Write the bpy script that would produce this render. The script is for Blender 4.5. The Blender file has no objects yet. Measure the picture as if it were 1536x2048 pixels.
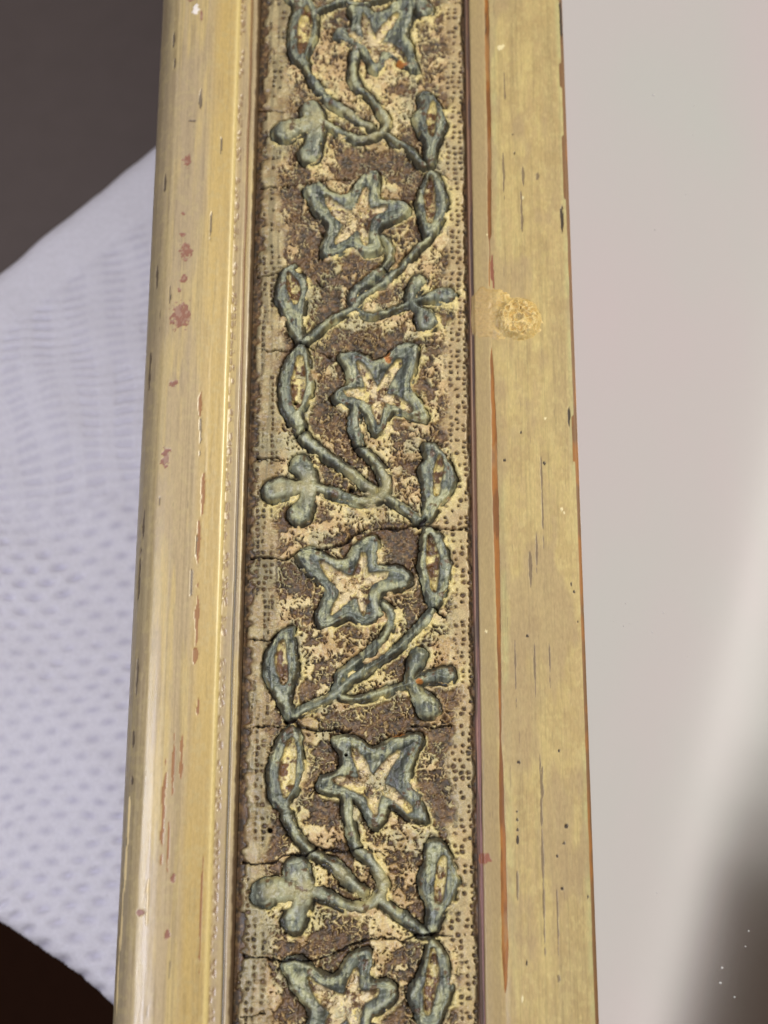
import bpy, math
import numpy as np
from mathutils import Matrix, Vector

sc = bpy.context.scene
sc.unit_settings.scale_length = 0.01            # one unit is one centimetre
# ------------------------------------------------------------------ camera
TILT, ROLL = math.radians(15.2), math.radians(0.1)
CAM = np.array((0.0, -4.955, 18.239))
FPX = 1024 / math.tan(math.radians(20))         # focal length in photograph pixels
Rm = Matrix.Rotation(TILT, 3, 'X') @ Matrix.Rotation(ROLL, 3, 'Z')
cd = bpy.data.cameras.new('camera'); cam = bpy.data.objects.new('camera', cd)
sc.collection.objects.link(cam); sc.camera = cam
cam.location = CAM; cam.rotation_euler = Rm.to_euler()
cd.sensor_fit = 'VERTICAL'; cd.sensor_height = 36; cd.lens = 18 / math.tan(math.radians(20))
cd.clip_start = 0.5; cd.clip_end = 2000
cd.dof.use_dof = True; cd.dof.focus_distance = 18.6; cd.dof.aperture_fstop = 0.2
# ------------------------------------------------------------------ world, lamps, exposure
w = bpy.data.worlds.new('World'); sc.world = w; w.use_nodes = True
bg = w.node_tree.nodes['Background']; bg.inputs[0].default_value = (0.36, 0.24, 0.18, 1); bg.inputs[1].default_value = 0.18
sc.view_settings.view_transform = 'Standard'; sc.view_settings.look = 'None'
sc.view_settings.exposure = -0.10; sc.view_settings.gamma = 1; sc.view_settings.use_curve_mapping = False

def lamp(name, loc, target, sx, sy, radiance, col, spin=0.0, normal=None, xaxis=None):
    d = bpy.data.lights.new(name, 'AREA'); d.shape = 'RECTANGLE'; d.size = sx; d.size_y = sy
    d.energy = radiance * math.pi * sx * sy; d.color = col
    o = bpy.data.objects.new(name, d); sc.collection.objects.link(o); o.location = loc
    if xaxis is not None:                       # horizontal lamp facing down with its long side along xaxis
        x = Vector(xaxis).normalized(); z = Vector((0, 0, 1)); y = z.cross(x)
        o.rotation_euler = Matrix((x, y, z)).transposed().to_euler()
    else:
        o.rotation_euler = (Vector(loc) - Vector(target)).to_track_quat('Z', 'Y').to_euler()
    return o
lamp('key_lamp', (27, 13, 25), (0, 0, 0), 6, 6, 95.0, (1.0, 0.93, 0.79))
lamp('window_lamp', (-12.8, -7.5, 24), (-2.9, -4, 0), 19, 3.0, 27.0, (0.86, 0.87, 1.0))
# added overhead lights, unseen: broad panels and edge strip reflected in the looking glass
HL = 45.0
def mirror_hit(px, py, H, zp=-0.14):
    d = Rm @ Vector(((px - 768) / FPX, -(py - 1024) / FPX, -1))
    k = (CAM[2] - zp + H - zp) / -d.z
    return Vector((CAM[0] + d.x * k, CAM[1] + d.y * k, H))
pa, pb = mirror_hit(1530, 1180, HL), mirror_hit(1330, 2048, HL)
ax = (pb - pa).normalized(); nx_ = Vector((0, 0, 1)).cross(ax)
if nx_.x > 0: nx_ = -nx_
L1, L2 = 90, 70
mid = pa + ax * 4
lamp('reflection_panel', mid + nx_ * (L2 / 2), None, L1, L2, 0.62, (1.0, 0.955, 0.945), xaxis=ax)
lamp('reflection_strip', mid + Vector((0, 0, -0.5)), None, L1, 2.2, 0.36, (1.0, 0.97, 0.96), xaxis=ax)
pc = mirror_hit(1640, 1150, HL)
for k, sh in enumerate((-17, -14.5, -12)):
    lamp('reflection_panel_far', mid - nx_ * 5.2 + ax * sh + Vector((0, 0, 0.4 * k)), None, 40, 10, 0.17, (1.0, 0.95, 0.95), xaxis=ax)

# ------------------------------------------------------------------ helpers: projection, noise, distance fields
R3 = np.array(Rm)
def PX(p, z=0.0):
    """photograph pixel(s) -> world x, y on the plane at height z"""
    p = np.atleast_2d(np.asarray(p, float))
    d = np.stack([(p[:, 0] - 768) / FPX, -(p[:, 1] - 1024) / FPX, -np.ones(len(p))], 1) @ R3.T
    k = (z - CAM[2]) / d[:, 2]
    return CAM[:2] + d[:, :2] * k[:, None]
def lin(r, g, b):
    c = np.array((r, g, b), float) / 255
    return np.where(c <= 0.04045, c / 12.92, ((c + 0.055) / 1.055) ** 2.4)
def hsh(ix, iy, s):
    h = (ix.astype(np.int64) * 374761393 + iy.astype(np.int64) * 668265263 + s * 1442695041) & 0xFFFFFFFF
    h = ((h ^ (h >> 13)) * 1274126177) & 0xFFFFFFFF
    h = ((h ^ (h >> 16)) * 2246822519) & 0xFFFFFFFF
    return ((h ^ (h >> 15)) & 0xFFFFFF) / float(0xFFFFFF)
def vn(x, y, s=0):
    x0 = np.floor(x); y0 = np.floor(y); fx = x - x0; fy = y - y0
    fx = fx * fx * fx * (fx * (fx * 6 - 15) + 10); fy = fy * fy * fy * (fy * (fy * 6 - 15) + 10)
    a = hsh(x0, y0, s); b = hsh(x0 + 1, y0, s); c = hsh(x0, y0 + 1, s); d = hsh(x0 + 1, y0 + 1, s)
    return (a + (b - a) * fx) * (1 - fy) + (c + (d - c) * fx) * fy
def fbm(x, y, s=0, n=4):
    t = 0; a = 1; q = 0
    for i in range(n):
        t = t + a * vn(x * 2 ** i + 17.3 * i, y * 2 ** i - 9.1 * i, s + i); q += a; a *= 0.55
    return t / q
def worley(x, y, s=0, jit=0.9):
    x0 = np.floor(x); y0 = np.floor(y)
    f1 = np.full(x.shape, 9.0); f2 = np.full(x.shape, 9.0); idv = np.zeros(x.shape)
    for i in (-1, 0, 1):
        for j in (-1, 0, 1):
            cx = x0 + i; cy = y0 + j
            px = cx + 0.5 + jit * (hsh(cx, cy, s) - 0.5); py = cy + 0.5 + jit * (hsh(cx, cy, s + 7) - 0.5)
            d = np.hypot(px - x, py - y); new = d < f1
            f2 = np.where(new, f1, np.minimum(f2, d)); idv = np.where(new, hsh(cx, cy, s + 13), idv); f1 = np.where(new, d, f1)
    return f1, f2, idv
def ss(a, b, x):
    t = np.clip((x - a) / (b - a), 0, 1); return t * t * (3 - 2 * t)
def mix(a, b, t): return a + (b - a) * t[..., None]
def crom(pts, closed, n=6):
    P = np.asarray(pts, float); m = len(P); out = []
    rng = range(m if closed else m - 1)
    for i in rng:
        g = (lambda k: P[k % m]) if closed else (lambda k: P[min(max(k, 0), m - 1)])
        p0, p1, p2, p3 = g(i - 1), g(i), g(i + 1), g(i + 2)
        for k in range(n):
            t = k / n
            out.append(0.5 * (2 * p1 + (p2 - p0) * t + (2 * p0 - 5 * p1 + 4 * p2 - p3) * t * t + (3 * p1 - p0 - 3 * p2 + p3) * t ** 3))
    if not closed: out.append(P[-1])
    return np.array(out)
def segdist(X, Y, A, B):
    vx, vy = B - A; L = vx * vx + vy * vy + 1e-12
    t = np.clip(((X - A[0]) * vx + (Y - A[1]) * vy) / L, 0, 1)
    return np.hypot(X - A[0] - t * vx, Y - A[1] - t * vy), t
def sd_poly(X, Y, P):
    d = np.full(X.shape, 9.0); ins = np.zeros(X.shape, bool)
    for i in range(len(P)):
        A, B = P[i], P[(i + 1) % len(P)]
        d = np.minimum(d, segdist(X, Y, A, B)[0])
        c = ((A[1] > Y) != (B[1] > Y))
        with np.errstate(divide='ignore', invalid='ignore'):
            xi = (B[0] - A[0]) * (Y - A[1]) / (B[1] - A[1] + 1e-12) + A[0]
        ins ^= c & (X < xi)
    return np.where(ins, -d, d)
def sd_path(X, Y, P, r):
    d = np.full(X.shape, 9.0)
    for i in range(len(P) - 1):
        q, t = segdist(X, Y, P[i], P[i + 1]); d = np.minimum(d, q - (r[i] + (r[i + 1] - r[i]) * t))
    return d

# ------------------------------------------------------------------ helpers: meshes and materials
def mesh_from(name, V, F, pig, mat, parent, rough=None):
    me = bpy.data.meshes.new(name)
    me.vertices.add(len(V)); me.vertices.foreach_set('co', np.ascontiguousarray(V, np.float32).ravel())
    F = np.ascontiguousarray(F, np.int32); n = len(F)
    me.loops.add(n * 4); me.loops.foreach_set('vertex_index', F.ravel())
    me.polygons.add(n); me.polygons.foreach_set('loop_start', np.arange(0, n * 4, 4, dtype=np.int32))
    me.polygons.foreach_set('loop_total', np.full(n, 4, np.int32))
    me.polygons.foreach_set('use_smooth', np.ones(n, bool))
    if pig is not None:
        a = me.attributes.new('pigment', 'FLOAT_COLOR', 'POINT')
        a.data.foreach_set('color', np.concatenate([pig, np.ones((len(pig), 1))], 1).astype(np.float32).ravel())
    if rough is not None:
        a = me.attributes.new('bare', 'FLOAT', 'POINT'); a.data.foreach_set('value', np.ascontiguousarray(rough, np.float32).ravel())
    me.update(calc_edges=True); me.validate()
    me.materials.append(mat)
    o = bpy.data.objects.new(name, me); sc.collection.objects.link(o)
    if parent: o.parent = parent
    return o
def grid_faces(ny, nx, flip=False):
    i = (np.arange(ny - 1)[:, None] * nx + np.arange(nx - 1)[None]).ravel()
    return np.stack([i, i + 1, i + nx + 1, i + nx], 1)
def grid_obj(name, X, Y, Z, pig, mat, parent, rough=None):
    V = np.stack([X, Y, Z], -1).reshape(-1, 3)
    return mesh_from(name, V, grid_faces(*X.shape), None if pig is None else pig.reshape(-1, 3), mat, parent,
                     None if rough is None else rough.ravel())
def nodes(name):
    m = bpy.data.materials.new(name); m.use_nodes = True
    nt = m.node_tree; return m, nt, nt.nodes, nt.links, nt.nodes['Principled BSDF']
def painted(name, rough, spec, fine=60.0, amount=0.25, bump=0.004, stretch=(1, 1, 1), r_bare=0.2):
    m, nt, N, L, b = nodes(name)
    at = N.new('ShaderNodeAttribute'); at.attribute_name = 'pigment'
    ba = N.new('ShaderNodeAttribute'); ba.attribute_name = 'bare'
    tc = N.new('ShaderNodeTexCoord'); mp = N.new('ShaderNodeMapping'); mp.inputs['Scale'].default_value = stretch
    L.new(tc.outputs['Object'], mp.inputs['Vector'])
    n1 = N.new('ShaderNodeTexNoise'); n1.inputs['Scale'].default_value = fine; n1.inputs['Detail'].default_value = 4
    n1.inputs['Roughness'].default_value = 0.65; L.new(mp.outputs[0], n1.inputs['Vector'])
    mr = N.new('ShaderNodeMapRange'); mr.inputs[1].default_value = 0.3; mr.inputs[2].default_value = 0.7
    mr.inputs[3].default_value = 1 - amount; mr.inputs[4].default_value = 1 + amount * 0.8; L.new(n1.outputs[0], mr.inputs[0])
    mu = N.new('ShaderNodeMix'); mu.data_type = 'RGBA'; mu.blend_type = 'MULTIPLY'; mu.inputs[0].default_value = 1
    L.new(at.outputs['Color'], mu.inputs[6]); L.new(mr.outputs[0], mu.inputs[7]); L.new(mu.outputs[2], b.inputs['Base Color'])
    ro = N.new('ShaderNodeMath'); ro.operation = 'MULTIPLY_ADD'; L.new(n1.outputs[0], ro.inputs[0]); ro.inputs[1].default_value = 0.25
    r2 = N.new('ShaderNodeMath'); r2.operation = 'MULTIPLY_ADD'; L.new(ba.outputs['Fac'], r2.inputs[0]); r2.inputs[1].default_value = r_bare; r2.inputs[2].default_value = rough - 0.12
    L.new(r2.outputs[0], ro.inputs[2]); L.new(ro.outputs[0], b.inputs['Roughness'])
    b.inputs['Specular IOR Level'].default_value = spec
    bp = N.new('ShaderNodeBump'); bp.inputs['Strength'].default_value = 0.6; bp.inputs['Distance'].default_value = bump
    L.new(n1.outputs[0], bp.inputs['Height']); L.new(bp.outputs[0], b.inputs['Normal'])
    return m
M_relief = painted('aged_gesso_relief', 0.31, 0.6, 55, 0.30, 0.006)
M_paint = painted('aged_gilt_paint', 0.36, 1.0, 40, 0.10, 0.0012, (1, 0.35, 1))
M_flat = painted('aged_flat_paint', 0.42, 0.45, 40, 0.12, 0.0015, (1, 0.3, 1))

# ================================================================== the frame
VB0, VB1 = -8.8, 12.6                       # how far the moulding is built along its length
frame = bpy.data.objects.new('mirror_frame', None); sc.collection.objects.link(frame)
frame.location = (0, 0, 0)
frame['label'] = 'aged cream and gold picture frame moulding carved with star flowers and leafy vine'
frame['category'] = 'picture frame'

# ------------------------------------------------------------------ ornament band: traced vine pattern
PU0, PU1 = -1.852, 1.192
ST = 0.0105
us = np.arange(PU0, PU1 + ST / 2, ST); vs = np.arange(VB0, VB1, ST)
U, V = np.meshgrid(us, vs); ny, nx = U.shape
ZB = -0.10
J1 = PX([(597, 685)], 0)[0]; J2 = PX([(577, 1437)], 0)[0]
PER = J1[1] - J2[1]; SKEW = 0.0
P_ = lambda pts: PX(pts, 0.0)
# each pressed length of the ornament differs a little from the next: traced point -> same point in the next repeat
warp_pairs = {
 1: [(756,784,748,79),(690,703,706,6),(667,795,672,64),(855,830,835,132),(822,768,817,66),(750,868,748,138),(596,815,603,102),(558,788,579,75),(598,853,611,126),
     (727,962,715,237),(671,919,668,204),(772,961,775,237),(751,994,748,266),(716,878,707,150),(614,972,632,236),(547,978,569,257),(602,928,620,213),(599,1024,620,305),
     (809,1017,814,290),(845,1045,853,332),(860,881,850,177),(910,953,892,236),(837,933,826,228),(866,1208,856,467),(904,1144,897,407),(841,1108,837,389),
     (715,1166,719,431),(600,1100,617,365),(750,1070,752,338),(824,1150,817,407),(640,1250,650,506),(640,1172,647,440),(783,1235,778,500),(741,1301,748,547),(672,1386,707,610),
     (803,1289,808,523),(841,1252,838,488),(760,1384,769,622),(838,1310,838,559),(893,1349,895,586),(858,1414,856,637),(584,1252,587,526),(526,1336,552,589),(579,1434,600,683),(595,1335,618,568)],
 -1: [(756,784,746,1569),(690,703,678,1474),(834,684,841,1469),(667,795,636,1575),(855,830,852,1638),(750,868,746,1655),(822,768,821,1560),(558,788,534,1563),(598,687,583,1449),(627,770,610,1546),(598,853,572,1623),
     (716,878,706,1680),(772,961,769,1766),(751,994,738,1815),(671,919,660,1726),(634,895,609,1692),(727,962,692,1757),(547,978,531,1786),(602,928,589,1737),(599,1024,589,1840),(614,972,606,1783),(809,1017,809,1838),(845,1045,855,1869),
     (860,881,870,1680),(910,953,918,1760),(837,933,838,1755),(715,1166,698,2009),(600,1100,574,1926),(750,1070,735,1900),(824,1150,789,1983),(640,1172,615,2023),(841,1108,841,1946),(904,1144,904,1989),(857,1055,864,1883)]}
def place(pts, n):
    Q = PX(pts, 0.0); sh = np.array((0.0, n * PER))
    if n not in warp_pairs: return Q + sh
    W = np.array(warp_pairs[n], float); S = PX(W[:, :2], 0); D = PX(W[:, 2:], 0) - S - sh
    d2 = ((Q[:, None] - S[None]) ** 2).sum(-1); k = 1 / (d2 + 0.02) ** 1.6; k /= k.sum(1, keepdims=True)
    return Q + sh + k @ D
leaf_shapes = {
 'leaf_a': ([(592,687),(572,716),(560,756),(558,788),(566,820),(588,853),(609,854),(607,826),(619,802),(627,770),(625,742),(617,707),(606,687)],
            [(600,711),(588,745),(583,772),(589,806),(596,815),(606,784),(608,744)], None),
 'leaf_b': ([(850,881),(873,883),(898,914),(910,953),(901,985),(880,1010),(866,1037),(850,1043),(847,1030),(851,1000),(843,967),(837,933),(849,915),(846,895)],
            [(880,910),(884,935),(878,972),(872,985),(870,950),(874,925)], None),
 'leaf_c': ([(849,1055),(841,1108),(843,1155),(852,1192),(864,1211),(880,1205),(893,1181),(904,1144),(900,1110),(883,1073),(866,1054)],
            [(859,1070),(858,1115),(864,1160),(869,1180),(873,1150),(874,1110),(866,1085)], None),
 'leaf_d': ([(584,1252),(556,1266),(533,1298),(526,1336),(540,1377),(562,1415),(575,1434),(585,1430),(584,1395),(588,1368),(595,1335),(592,1300),(588,1268)],
            [(565,1284),(556,1305),(553,1325),(561,1350),(567,1365),(573,1345),(569,1320)], None),
}
star_shapes = {
 'flower_a': ([(677,706),(688,701),(712,700),(735,707),(752,718),(775,705),(790,690),(812,682),(834,684),(838,700),(831,735),(822,768),(838,792),(857,825),(853,838),(820,833),(787,822),(776,850),(760,870),(747,866),(738,845),(722,815),(700,808),(672,803),(665,792),(669,776),(690,768),(696,752),(690,730)],
               [(716,722),(738,740),(755,770),(772,745),(797,718),(799,725),(784,752),(772,782),(792,788),(822,812),(818,822),(787,806),(770,800),(763,820),(757,846),(748,822),(745,803),(718,793),(690,780),(716,775),(734,772),(722,745)], (756,784)),
 'flower_b': ([(590,1108),(602,1096),(625,1092),(645,1102),(672,1116),(694,1112),(708,1088),(728,1072),(752,1068),(760,1090),(758,1125),(790,1128),(820,1140),(824,1162),(800,1178),(765,1186),(760,1206),(768,1228),(750,1245),(722,1252),(703,1236),(692,1236),(668,1248),(645,1254),(632,1240),(636,1215),(646,1188),(640,1172),(618,1150),(600,1128)],
               [(640,1121),(655,1130),(690,1148),(706,1150),(716,1128),(725,1106),(732,1112),(734,1145),(760,1146),(775,1144),(770,1152),(745,1162),(735,1180),(732,1205),(727,1230),(720,1208),(712,1190),(698,1200),(664,1226),(668,1208),(682,1178),(662,1158),(650,1140)], (715,1166)),
}
vine_shapes = {
 'vine_a': [[(600,852),(604,866),(634,895),(671,919),(704,942),(727,962),(745,975)],
            [(712,806),(710,843),(716,878),(727,898),(746,914),(763,937),(772,961),(769,980),(751,994),(723,999),(692,991),(657,978),(628,970)],
            [(769,986),(790,1003),(812,1018),(842,1041)]],
 'vine_b': [[(872,1206),(860,1228),(841,1252),(803,1289),(762,1319),(720,1344),(688,1368),(674,1386),(637,1405),(604,1420),(582,1436)],
            [(766,1205),(783,1222),(784,1242),(770,1272),(741,1301),(706,1328),(684,1346),(674,1366),(672,1386)],
            [(676,1388),(690,1395),(719,1396),(760,1384),(790,1374),(820,1366)]],
}
vine_r = {'vine_a': [9.6, 10.2, 8.4], 'vine_b': [8.4, 8, 7]}
bud_shapes = {
 'bud_a': [[(604,928),(607,933),(616,955),(615,985),(606,1010),(599,1024)], [22, 23, 19, 19, 20, 24]],
 'bud_a2': [[(546,979),(560,974),(585,973),(614,970)], [25, 25, 20, 17]],
 'bud_b': [[(838,1310),(832,1322),(822,1345),(819,1364)], [17, 16, 10, 9]],
 'bud_b2': [[(893,1349),(880,1348),(850,1356),(822,1364)], [20, 17, 9, 7]],
 'bud_b3': [[(858,1414),(852,1404),(838,1386),(824,1368)], [23, 21, 11, 7]],
}
pxcm = lambda r, y: r / (149 * (1 + 0.1 * (y - 1024) / 1024))
RAISE = np.full(U.shape, -1.0)              # height of the carved pieces above the band
OWN = np.zeros(U.shape, np.int32)           # which carved piece each spot belongs to
DM = np.full(U.shape, 9.0)                  # distance to the nearest carved piece
INN = np.zeros(U.shape); PALE = np.zeros(U.shape); RIB = np.zeros(U.shape); LIN = np.zeros(U.shape)
pieces = []
def window(P, pad=0.5):
    i0 = np.searchsorted(us, P[:, 0].min() - pad); i1 = np.searchsorted(us, P[:, 0].max() + pad)
    j0 = np.searchsorted(vs, P[:, 1].min() - pad); j1 = np.searchsorted(vs, P[:, 1].max() + pad)
    return slice(j0, j1), slice(i0, i1)
def put(kind, P, dfun, height, seed, inner=None, recess=0.05, soft=0.035, priority=True, center=None):
    s = window(P)
    if s[0].stop - s[0].start < 4 or s[1].stop - s[1].start < 4: return
    X, Y = U[s], V[s]
    wob = 0.030 * (fbm(X * 4, Y * 4, seed + 9, 2) - 0.5) + 0.020 * (fbm(X * 10, Y * 10, seed) - 0.5) + 0.012 * (vn(X * 26, Y * 26, seed + 3) - 0.5)
    d = dfun(X, Y) + wob * 1.6
    e = np.clip(-d, 0, None)
    h = height * (1 - np.exp(-e / soft)) / (1 - math.exp(-4))
    if kind in ('leaf', 'flower'):          # scratched contour line inside the rim
        ln = np.exp(-((e - 0.058 - 0.02 * (vn(X * 4, Y * 4, seed + 5) - 0.5)) / 0.011) ** 2) * ss(0.35, 0.55, fbm(X * 3, Y * 3, seed + 6, 2))
        h = h - 0.034 * ln
    if kind == 'flower': h = h - 0.055 * ss(0.075, 0.20, e)
    h = h - 0.034 * ss(0.50, 0.58, fbm(X * 6, Y * 6, seed + 8, 3)) * (d < 0)      # worn down spots
    h = np.where(d > 0, -d * 2.2, h)
    if inner is not None:
        di = sd_poly(X, Y, inner) + wob
        di = di - (0.022 if center is None else 0.014); m = ss(0.016, -0.016, di)
        h = h - recess * m
        INN[s] = np.maximum(INN[s], m * (d < 0)); LIN[s] = np.maximum(LIN[s], m * (kind == 'leaf') * ss(0.006, 0.02, segdist(X, Y, *inner[[0, len(inner) * 4 // 7]])[0]))
        if center is not None:              # raised ribs along the arms of the star
            c = center; rr = np.full(X.shape, 9.0)
            for tip in inner[::1]:
                if np.hypot(*(tip - c)) > 0.22: rr = np.minimum(rr, segdist(X, Y, c, c + (tip - c) * 0.9)[0])
            g = np.exp(-(rr / 0.03) ** 2) * (d < 0)
            h = h + 0.035 * g * m; RIB[s] = np.maximum(RIB[s], g)
    pieces.append(kind); k = len(pieces)
    new = (h > RAISE[s]) & (d < 0.03)
    RAISE[s] = np.where(new, h, RAISE[s]); OWN[s] = np.where(new, k, OWN[s])
    DM[s] = np.minimum(DM[s], d)
for n in range(-2, 3):
    for i, (k, (o_, i_, _)) in enumerate(leaf_shapes.items()):
        O = crom(place(o_, n), True, 4); I = crom(place(i_, n), True, 4)
        put('leaf', O, lambda X, Y, O=O: sd_poly(X, Y, O), 0.09, 11 * i + 100 * n + 1000, I, 0.085, soft=0.020)
    for i, (k, (o_, i_, c_)) in enumerate(star_shapes.items()):
        O = crom(place(o_, n), True, 2); I = crom(place(i_, n), True, 2)
        put('flower', O, lambda X, Y, O=O: sd_poly(X, Y, O), 0.09, 13 * i + 100 * n + 2000, I, 0.075, soft=0.020, center=place([c_], n)[0])
    for i, (k, chains) in enumerate(vine_shapes.items()):
        for j, ch in enumerate(chains):
            C = crom(place(ch, n), False, 5); r = pxcm(vine_r[k][j], np.mean([q[1] for q in ch]))
            rr = np.full(len(C), r); rr[:3] *= 0.9
            put('vine_stem', C, lambda X, Y, C=C, rr=rr: sd_path(X, Y, C, rr), 0.085, 17 * i + 5 * j + 100 * n + 3000, soft=0.024)
    for i, grp in enumerate((('bud_a', 'bud_a2'), ('bud_b', 'bud_b2', 'bud_b3'))):
        ch = []
        for g in grp:
            pts, rad = bud_shapes[g]; yy = np.mean([q[1] for q in pts])
            C = crom(place(pts, n), False, 5); rr = np.interp(np.linspace(0, 1, len(C)), np.linspace(0, 1, len(rad)), [pxcm(q, yy) for q in rad])
            ch.append((C, rr))
        allp = np.concatenate([c for c, _ in ch])
        put('trefoil_bud', allp, lambda X, Y, ch=ch: np.minimum.reduce([sd_path(X, Y, c, r) for c, r in ch]), 0.11, 19 * i + 100 * n + 4000, soft=0.042)
    for (x, y, r) in ((772,965,30),(745,990,28),(615,970,24),(600,975,26),(700,950,18),(560,975,16)):
        c = place([(x, y)], n)[0]; q = pxcm(r, y)
        PALE = np.maximum(PALE, np.exp(-((U - c[0]) ** 2 + (V - c[1]) ** 2) / q ** 2))

# ------------------------------------------------------------------ cracks across the band, as in the photograph
cracks = [
 ([(500,1113),(565,1113),(600,1096),(660,1091),(690,1080),(722,1058),(770,1049),(800,1053),(842,1046),(880,1052),(935,1054)], 1.0),
 ([(495,1452),(535,1450),(575,1452)], 0.7), ([(570,1440),(590,1440),(612,1456),(660,1462),(700,1458)], 1.4), ([(822,1449),(870,1454),(905,1451)], 0.7),
 ([(483,1725),(540,1727),(560,1714),(620,1706),(640,1696),(690,1703),(726,1689)], 1.0), ([(485,1915),(560,1921),(640,1918),(700,1893),(745,1876),(800,1882),(850,1868),(905,1874)], 1.1),
 ([(515,692),(572,696),(597,683),(622,692),(662,706)], 0.9), ([(515,913),(565,914)], 0.9), ([(515,918),(560,919)], 0.6),
 ([(520,366),(575,361),(640,352),(700,350)], 1.1), ([(495,1278),(535,1275),(560,1260)], 0.8),
 ([(605,186),(640,183),(700,194),(732,184)], 0.8), ([(586,872),(612,854)], 1.3), ([(710,894),(732,886)], 1.2),
 ([(757,527),(775,537)], 1.2), ([(632,551),(648,563)], 1.2), ([(845,341),(880,338),(905,352)], 0.7), ([(850,186),(905,186)], 0.6), ([(515,212),(565,218)], 0.8),
 ([(836,1049),(852,1038)], 1.6), ([(865,1211),(893,1231)], 0.9), ([(820,690),(870,680)], 0.5), ([(515,545),(560,540)], 0.7), ([(480,2036),(530,2030)], 0.7)]
CR = np.zeros(U.shape)
for i, (pts, wd) in enumerate(cracks):
    C = crom(PX(pts, 0), False, 4); s = window(C, 0.15)
    X = U[s] + 0.05 * (fbm(U[s] * 10, V[s] * 10, 60 + i) - 0.5); Y = V[s] + 0.09 * (fbm(U[s] * 8, V[s] * 8, 80 + i) - 0.5)
    d = sd_path(X, Y, C, np.zeros(len(C)))
    wv = 0.012 * wd * (0.45 + 1.1 * vn(U[s] * 7, V[s] * 7, 300 + i))
    CR[s] = np.maximum(CR[s], ss(wv * 1.5, wv * 0.5, d))

# ------------------------------------------------------------------ ground of the band: punched dots and flaking crust
hx, hy = U - 0.045, V + 0.045
def shifted(A, du, dv):
    a = int(round(du / ST)); b = int(round(dv / ST)); return np.roll(np.roll(A, a, 1), b, 0)
DMs = shifted(DM, 0.06, -0.06)
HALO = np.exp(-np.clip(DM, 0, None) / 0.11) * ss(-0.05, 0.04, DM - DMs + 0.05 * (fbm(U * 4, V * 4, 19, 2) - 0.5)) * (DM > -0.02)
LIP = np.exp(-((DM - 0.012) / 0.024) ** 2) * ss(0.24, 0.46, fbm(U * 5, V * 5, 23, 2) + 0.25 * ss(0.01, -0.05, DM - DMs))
wx = U + 0.16 * (fbm(U * 8, V * 8, 1) - 0.5); wy = V + 0.16 * (fbm(U * 8, V * 8, 2) - 0.5)
f1, f2, cid = worley(wx / 0.095, wy / 0.095, 5)
g1, g2, gid = worley(wx / 0.05, wy / 0.05, 9)
low = fbm(U * 2.1, V * 2.1, 21, 4); lo2 = fbm(U * 1.1, V * 1.1, 31, 3)
mw_ = 0.45 * (fbm(U * 2.4, V * 2.4, 37, 3) - 0.5)
edgeL = ss(0.52, 0.30, U - PU0 + mw_); edgeR = ss(0.42, 0.22, PU1 - U + mw_)
margin = np.maximum(edgeL, edgeR)
net = ss(0.02, 0.20, f2 - f1 - 0.30 * (fbm(U * 13, V * 13, 25, 3) - 0.42)); net = np.maximum(net, 0.85 * ss(0.40, 0.50, fbm(U * 6, V * 6, 27, 3)))               # 1 inside a flake cell, 0 on the ridges between
patch = ss(0.385, 0.445, low + 0.16 * (cid - 0.5) + 0.12 * (gid - 0.5) - 0.16 * HALO + 0.01)
crust = net * patch * (1 - 0.85 * ss(0.35, 0.8, HALO))
# punched dots in rows along both margins
du, dv = 0.098, 0.083
row = np.floor(V / dv); su = U / du + 0.25 * np.sin(V * 1.3)
jx = 0.42 * (hsh(np.floor(su), row, 41) - 0.5); jy = 0.42 * (hsh(np.floor(su), row, 43) - 0.5)
rd = 0.19 + 0.15 * hsh(np.floor(su), row, 47)
q = np.hypot(su - np.floor(su) - 0.5 - jx, (V / dv - row - 0.5 - jy) * 1.0)
keep = hsh(np.floor(su), row, 53) < 0.40 + 0.75 * fbm(U * 2, V * 1.5, 55, 2)
dots = ss(rd + 0.13, rd - 0.10, q + 0.22 * (vn(U * 40, V * 40, 57) - 0.5)) * keep
streak = fbm(U * 16, V * 1.2, 61, 3)
worn = ss(0.46, 0.60, streak + 0.25 * (lo2 - 0.5)) * edgeL
speck = ss(0.40, 0.22, g1) * (gid > 0.60 - 0.25 * ss(0.4, 0.6, fbm(U * 3, V * 3, 29, 2))) * (1 - ss(0.5, 0.9, HALO))
vein = ss(0.045, 0.015, np.abs(fbm(U * 9, V * 9, 33, 3) - 0.5)) * ss(0.42, 0.55, fbm(U * 3.5, V * 3.5, 35, 2))
crust = np.maximum(crust * (1 - 0.55 * vein), 0.95 * speck)
PIT = np.maximum(crust * (1 - margin), 0.80 * dots * margin * (1 - 0.75 * worn))
PIT = np.maximum(PIT, 0.9 * ss(0.16, 0.06, U - PU0 + 0.12 * (vn(U * 9, V * 14, 65) - 0.5)))
PIT = np.maximum(PIT, 0.9 * ss(0.09, 0.02, PU1 - U + 0.10 * (fbm(U * 6, V * 5, 66) - 0.42)))
fineb = fbm(U * 30, V * 30, 71, 3)
BASE = ZB + 0.020 * (fbm(U * 3, V * 3, 73) - 0.5) + 0.010 * (fineb - 0.5) + 0.035 * HALO - 0.060 * PIT + 0.012 * ss(0.2, 0.0, f2 - f1) * (1 - margin)
HOLE = np.zeros(U.shape)
for x, y, r in ((590, 802, 4.5), (703, 973, 6.5), (692, 1510, 3), (538, 1660, 5)):
    c = PX([(x, y)], 0)[0]; HOLE = np.maximum(HOLE, ss(1.15, 0.75, np.hypot(U - c[0], V - c[1]) / (r / 149)))
BASE = BASE - 0.09 * CR - 0.09 * LIP - 0.15 * HOLE
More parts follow.
